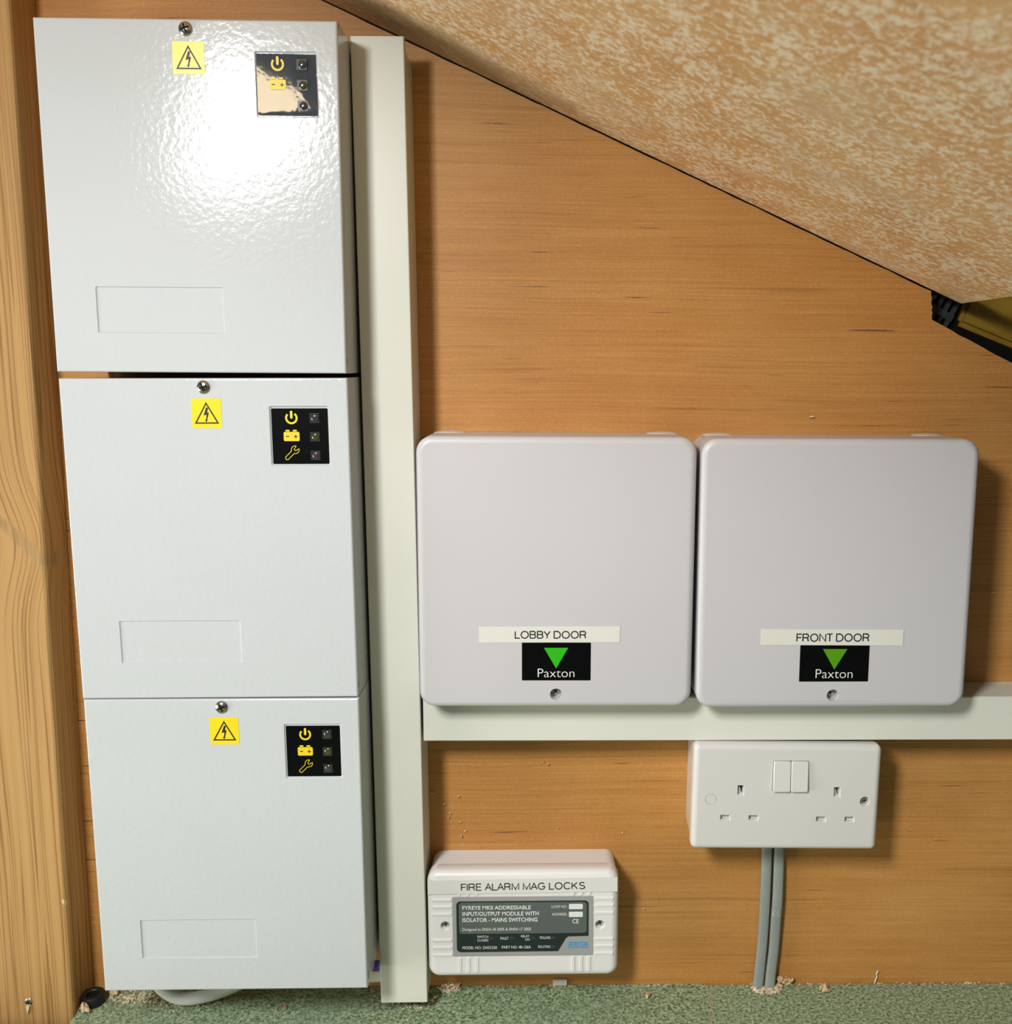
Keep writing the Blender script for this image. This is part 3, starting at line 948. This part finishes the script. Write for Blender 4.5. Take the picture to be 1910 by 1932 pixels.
for zc in (21.6, 15.8, 9.4, -12.8, -19.0, -25.4):
    rib(-72.0, -56.4, zc-1.35, zc+1.35)
    rib(56.4, 72.0, zc-1.0, zc+1.7)
for xc in (-50.5, -43.6, -37.0, 39.8, 46.2, 52.4):
    rib(xc-1.45, xc+1.45, -40.5, -27.3)
    rib(xc-1.45, xc+1.45, 24.9, 28.0)
# tape strip
bm = NB(); prism(bm, [(-75.0, 27.0), (74.7, 28.2), (74.6, 40.1), (-75.0, 38.6)], -FD+0.2, -FD-0.9)
sp_ = link('name_strip', bm, 'label_module', root); sp_['label'] = 'white tape strip reading FIRE ALARM MAG LOCKS'
o = caps('lettering', 'FIRE ALARM MAG LOCKS', -48.9, 49.3, 30.1, 36.3, -FD-0.88, 'ink', sp_, 0.135)
for v in o.data.vertices: v.co.z += v.co.x*0.008
# printed plate
bm = NB(); prism(bm, rrect(-56.0, 55.7, -26.4, 24.3, 0.8, 2), -FD, -FD-0.4)
pl = link('name_plate', bm, 'plate_grey', root); pl['label'] = 'grey printed name plate'
Y = -FD-0.39
bm = NB()
dk_ = rrect(-52.8, 52.1, -22.8, 20.7, 3.2, 5)
# cut the lower right corner away for the logo
n_ = 6
dk_ = [(27.8, -22.6), (34.3, -11.3), (36.0, -10.0), (52.1, -9.7)] + dk_[n_:n_*4] + [(-49.6, -22.8)]
prism(bm, dk_, Y, Y-0.1); link('dark_field', bm, 'plate_dark', pl)
bm = NB(); prism(bm, rrect(-50.7, 50.6, -7.0, 20.0-0.4, 2.6, 5), Y-0.1, Y-0.17); link('grey_field', bm, 'plate_mid', pl)
bm = NB()
prism(bm, rrect(36.4, 47.4, 13.4, 17.9, 0.8, 3), Y-0.16, Y-0.24); link('write_on_box', bm, 'white_ink', pl)
bm = NB()
prism(bm, rrect(36.4, 47.4, 6.7, 11.2, 0.8, 3), Y-0.16, Y-0.24); link('write_on_box', bm, 'white_ink', pl)
T = lambda s, a, b, c_, d, bo=0.0, mt='white_ink', dy=0.19: text('lettering', s, a, b, c_, d, Y-dy, mt, pl, bo, 0.05)
T('FYREYE MKII ADDRESSABLE', -47.9, 6.2, 13.6, 16.9, 0.014)
T('INPUT/OUTPUT MODULE WITH', -47.9, 12.5, 8.3, 11.8, 0.014)
T('ISOLATOR - MAINS SWITCHING', -48.0, 11.5, 3.1, 6.6, 0.014)
T('Designed to EN54-18 2005 & EN54-17 2005', -48.0, 6.4, -5.2, -2.0)
T('LOOP NO:', 22.7, 34.8, 14.6, 16.8)
T('ADDRESS:', 22.9, 35.0, 8.1, 10.3)
T('CE', 39.2, 44.2, 1.3, 5.0, 0.01)
D = 0.12
T('SWITCH', -36.4, -27.7, -10.6, -8.6, 0, 'white_ink', D)
T('CLOSED', -36.4, -27.7, -13.6, -11.6, 0, 'white_ink', D)
T('FAULT', -18.0, -11.6, -12.2, -9.9, 0, 'white_ink', D)
T('RELAY', -1.6, 5.1, -10.4, -8.4, 0, 'white_ink', D)
T('ON', 1.6, 5.1, -13.2, -11.2, 0, 'white_ink', D)
T('POLLING', 13.4, 21.7, -11.9, -9.7, 0, 'white_ink', D)
T('ISOLATING', 11.9, 21.7, -19.6, -17.5, 0, 'white_ink', D)
T('MODEL NO: ZAIO/230', -48.3, -20.9, -20.2, -17.7, 0, 'white_ink', D)
T('PART NO: 48-126A', -17.0, 6.1, -19.9, -17.5, 0, 'white_ink', D)
T('zeta', 35.6, 52.0, -18.2, -13.9, 0.02, 'blue', 0.03)
bm = NB(); bx(bm, 35.4, 52.2, Y, Y-0.06, -20.0, -19.0); link('logo_bar', bm, 'blue', pl)
for tx_, tz_ in ((-26.5, -11.0), (-10.3, -11.0), (6.2, -11.0), (22.6, -10.8), (22.6, -18.5)):
    bm = NB(); prism(bm, [(tx_, tz_-1.6), (tx_+4.2, tz_), (tx_, tz_+1.6)], Y-0.1, Y-0.17)
    prism(bm, circle(tx_+5.0, tz_, 0.3, 8), Y-0.1, Y-0.17)
    link('pointer_mark', bm, 'grey_ink', pl)

# ------------------------------------------------------------------ grey flat cables into the floor
def cable(px_list, off, lab):
    path = []
    for (px_, py_), d in px_list:
        x_, z_ = un(px_, py_, d)
        path.append((x_, -d, z_))
    bm = NB()
    tube(bm, bez(path, 8), 4.25, 2.9, 16)
    o = link('flat_cable', bm, 'cable', None, smooth=True)
    tag(o, lab, 'cable', 'grey flat cables below the socket')
cable([((1448, 1560), 4), ((1447, 1610), 4), ((1444, 1690), 4), ((1440, 1760), 4), ((1435, 1815), 4.5), ((1430, 1862), 6)], 0, 'grey flat cable below the socket, the left one of the pair')
cable([((1470.5, 1560), 4), ((1470, 1610), 4), ((1467.5, 1690), 5.5), ((1464.5, 1730), 5.5), ((1460, 1790), 4.5), ((1455, 1830), 5), ((1452, 1862), 6.5)], 0, 'grey flat cable below the socket, the right one with a white scuff')
x_, z_ = un(1463, 1722, 8)
o = bpy.data.objects['flat_cable.001']
bm = NB()
for k in range(7):
    a, b = x_+random.uniform(-2.2, 2.8), z_+random.uniform(-2.5, 2.0)
    prism(bm, [(a, b), (a+random.uniform(.6, 1.6), b-random.uniform(-.3, .3)), (a+random.uniform(.2, .8), b+random.uniform(.3, .7))], -7.5, -8.55)
link('white_scuff', bm, 'white_ink', o)

# ------------------------------------------------------------------ things on the floor
# white cable slack under the lowest box
def floor_pt(px_, py_, z=0.0):
    v_ = fwd + rt2*((px_-PX)/F_PX) - up2*((py_-PY)/F_PX)
    t_ = (z-CAM.z)/v_.z
    return CAM+v_*t_
bm = NB()
tube(bm, bez([(14, -20, 46), (15, -22, 32), (23, -25, 17), (38, -27, 8.6), (56, -26, 8.8), (78, -20, 13), (104, -14, 24), (122, -12, 42)], 8), 5.2, n=14)
tag(link('white_cable', bm, 'white_cable', None, smooth=True), 'white cable sagging onto the floor beneath the lowest power box', 'cable')
bm = NB()
tube(bm, bez([(150, -30, 46), (165, -32, 36), (185, -30, 31), (203.0, -28, 30.0)], 8), 6.5, n=14)
tag(link('cable_sleeve', bm, 'trunk', None, smooth=True), 'short cream sleeve between the lowest power box and the vertical trunking', 'sleeve')
# purple cap beside gland is part of the box; black rubber grommet
g = floor_pt(176, 1893)
bm = NB()
def ring3(r, z): return [bm.verts.new(((g.x+r*cos(2*pi*k/32))*S, (g.y+r*sin(2*pi*k/32))*S, z*S)) for k in range(32)]
prof = [(9.2, 0.8), (9.6, 1.6), (9.6, 8.0), (9.0, 9.0), (5.6, 9.0), (5.0, 8.2), (5.0, 0.8)]
R_ = [ring3(r, z) for r, z in prof]
for a, b in zip(R_, R_[1:]+R_[:1]): bridge(bm, a, b)
tag(link('rubber_grommet', bm, 'rubber', None, smooth=True), 'black rubber ring lying on the floor beside the pine post', 'grommet')

# wood chips, flakes and sawdust
random.seed(21)
def flake(bm, c, sz, flat=0.25, curl=True):
    a = random.uniform(0, 2*pi); tl = random.uniform(-0.5, 0.5)
    u = Vector((cos(a), sin(a), tl)).normalized(); v_ = u.cross(Vector((random.uniform(-.5, .5), random.uniform(-.5, .5), 1))).normalized()
    n_ = u.cross(v_)
    l_ = sz*random.uniform(0.7, 1.4); w_ = sz*random.uniform(0.25, 0.6); t_ = sz*flat*0.4
    c = Vector(c)
    vs = []
    for q in (-t_, t_):
        for s_, r_ in ((-1, -1), (0.1, -1.2), (1, -0.5), (0.8, 0.9), (-0.2, 1.1), (-1, 0.6)):
            vs.append(bm.verts.new((c+u*l_/2*s_+v_*w_/2*r_+n_*(q+(0.25*l_*s_*s_ if curl else 0)))*S))
    bm.faces.new(vs[:6][::-1]); bm.faces.new(vs[6:])
    for i in range(6): bm.faces.new((vs[i], vs[(i+1) % 6], vs[6+(i+1) % 6], vs[6+i]))
CHIPS = [((1225, 1881), 5.5, 'pale wood chip lying on the green floor below the alarm module'),
         ((1553, 1868), 6.5, 'curled pale wood chip against the plywood, right of the cable hole'),
         ((1560, 1873), 5.0, 'flat pale wood chip on the floor just right of the curled chip'),
         ((541, 1903), 3.6, 'small pinkish wood crumb on the floor below the lowest power box'),
         ((826, 1884), 5.0, 'rounded pale wood crumb on the floor right of the vertical trunking'),
         ((160, 1910), 8.0, 'splintered pale wood chip in front of the black rubber ring'),
         ((214, 1880), 7.5, 'pale wood chip on the floor behind the black rubber ring')]
M['pink_chip'] = plain('pinkish_wood', (0.36, 0.17, 0.11), 0.7, grain=0.2, gscale=300)
for (px_, py_), sz, lab in CHIPS:
    q = floor_pt(px_, py_, 1.0)
    bm = NB()
    for k in range(1 if sz < 6 else 2):
        flake(bm, (q.x+random.uniform(-1, 1), min(q.y, -3.5), 2.2+k), sz, 0.5)
    o = link('wood_chip', bm, 'pink_chip' if 'pinkish' in lab else 'shaving')
    zmin = min((v.co.z for v in o.data.vertices))
    for v in o.data.vertices: v.co.z += 0.0008-zmin
    tag(o, lab, 'wood chip', 'wood chips on the floor')
def scatter(name, spots, lab, mat='dust'):
    bm = NB()
    for (cx, cy, cz, rx, ry, rz, n_, lo, hi) in spots:
        for k in range(n_):
            a = random.uniform(0, 2*pi); r_ = math.sqrt(random.random())
            flake(bm, (cx+rx*r_*cos(a), min(cy+ry*r_*sin(a), -0.8), cz+rz*random.random()), random.uniform(lo, hi), 0.4)
    tag(link(name, bm, mat), lab, 'sawdust', kind='stuff')
q = floor_pt(1447, 1868)
scatter('sawdust', [(q.x, q.y+1.0, 0.6, 12, 8.5, 2.0, 240, 1.2, 3.0)], 'pale crumbs and sawdust around the hole where the grey cables enter the floor')
scatter('wood_shavings', [(q.x+17, -3, 1, 7, 2.5, 7, 26, 2.5, 5.0)], 'fine curled wood shavings right of the grey cables', 'shaving')
scatter('sawdust', [(255, -6, 0.8, 10, 5, 3.5, 90, 1.2, 3.2), (227, -24, 0.8, 18, 9, 1.0, 130, 0.8, 2.2), (196, -14, 0.8, 8, 8, 0.6, 26, 0.8, 1.8)], 'sawdust and crumbs around the foot of the vertical trunking')
scatter('sawdust', [(2, -12, 0.8, 28, 10, 1.2, 150, 1.0, 3.6), (-22, -5, 0.8, 12, 4, 3, 60, 1.0, 3.0), (40, -24, 0.8, 30, 10, 0.6, 60, 0.8, 2.4), (-38, -28, 0.8, 6, 6, 1, 25, 1, 3)], 'sawdust and wood crumbs between the pine post and the lowest power box')
scatter('sawdust', [(360, -2.2, 0.8, 110, 1.2, 0.6, 90, 0.7, 1.8), (610, -2.4, 0.8, 120, 1.0, 0.6, 80, 0.7, 1.8)], 'thin line of sawdust along the joint of plywood and floor')
# curls clinging to the plywood
bm = NB()
for px_, py_ in [(849, 1533), (847, 1540), (866, 1501), (871, 1575), (868, 1549), (1025, 1437), (1035, 1440), (878, 1566), (1054, 1561), (1174, 1570), (905, 1596), (1215, 1713), (1532, 785), (1874, 1117), (815, 1495), (838, 1516)]:
    x_, z_ = un(px_, py_, 0.8)
    flake(bm, (x_, -1.6, z_), random.uniform(1.4, 3.0), 0.3)
tag(link('wood_shavings', bm, 'shaving'), 'tiny pale shavings clinging to the plywood face', 'shavings', kind='stuff')
# white thread
x_, z_ = un(1653, 1845, 2)
bm = NB(); tube(bm, bez([(x_-0.8, -2.2, 0.9), (x_-0.4, -2.4, z_-2), (x_+0.8, -2.2, z_+1.5), (x_+0.3, -2.4, z_+4), (x_+1.6, -2.0, z_+6.5)], 6), 0.45, n=6)
tag(link('loose_thread', bm, 'white_ink'), 'thin white thread standing against the plywood at the floor', 'thread')
# pale tab under the alarm module
x_, z_ = un(1057, 1849, 2)
bm = NB(); bx(bm, x_-6, x_+6, -0.3, -2.6, 0.9, 6.0)
bmesh.ops.bevel(bm, geom=bm.edges, offset=0.0004, segments=1, affect='EDGES')
tag(link('packing_piece', bm, 'label'), 'small pale packing piece at the floor under the alarm module', 'packing')

# ------------------------------------------------------------------ eaves : vent tray and amber timber seen through the notch
root = empty('eaves_vent', 645, 560, 0, 22)
tag(root, 'dark grey slotted plastic vent behind the notch in the plywood', 'vent')
bm = NB(); prism(bm, [(-26, -24), (8.5, -24), (20.5, 14), (20.5, 26), (-26, 26)], 6, 4)
link('backing', bm, 'matte_black', root)
A = radians(-28)
def rot2(u, q): return (u*cos(A)+q*sin(A)*-1*-1, 0)
def bar(u0, u1, q0, q1, y0, y1):
    c_, s_ = cos(radians(28)), sin(radians(28))
    bm = NB()
    prism(bm, [(u*c_+q*s_, -u*s_+q*c_) for u, q in ((u0, q0), (u1, q0), (u1, q1), (u0, q1))], y0, y1)
    return bm
for k, u in enumerate((-17, -10.5, -4.0, 2.5, 8.8)):
    link('rib', bar(u-1.6, u+1.6, -27, 22, 3.5, -0.5), 'vent', root)
link('cross_rib', bar(-20, 11, -1.5, 4.0, 3.0, -1.0), 'vent', root)
link('cross_rib', bar(-20, 11, -24, -21, 3.0, -1.0), 'vent', root)

bm = NB()
bx3(bm, 0, 170, 0, 14, 0, 52)
bmesh.ops.bevel(bm, geom=bm.edges, offset=0.004, segments=2, affect='EDGES')
tag(link('eaves_timber', bm, 'amber', None, loc=(660.5, 26, 552.0), rot=(0, -math.atan(-0.385), 0)), 'amber stained timber in the eaves at the right edge', 'timber')
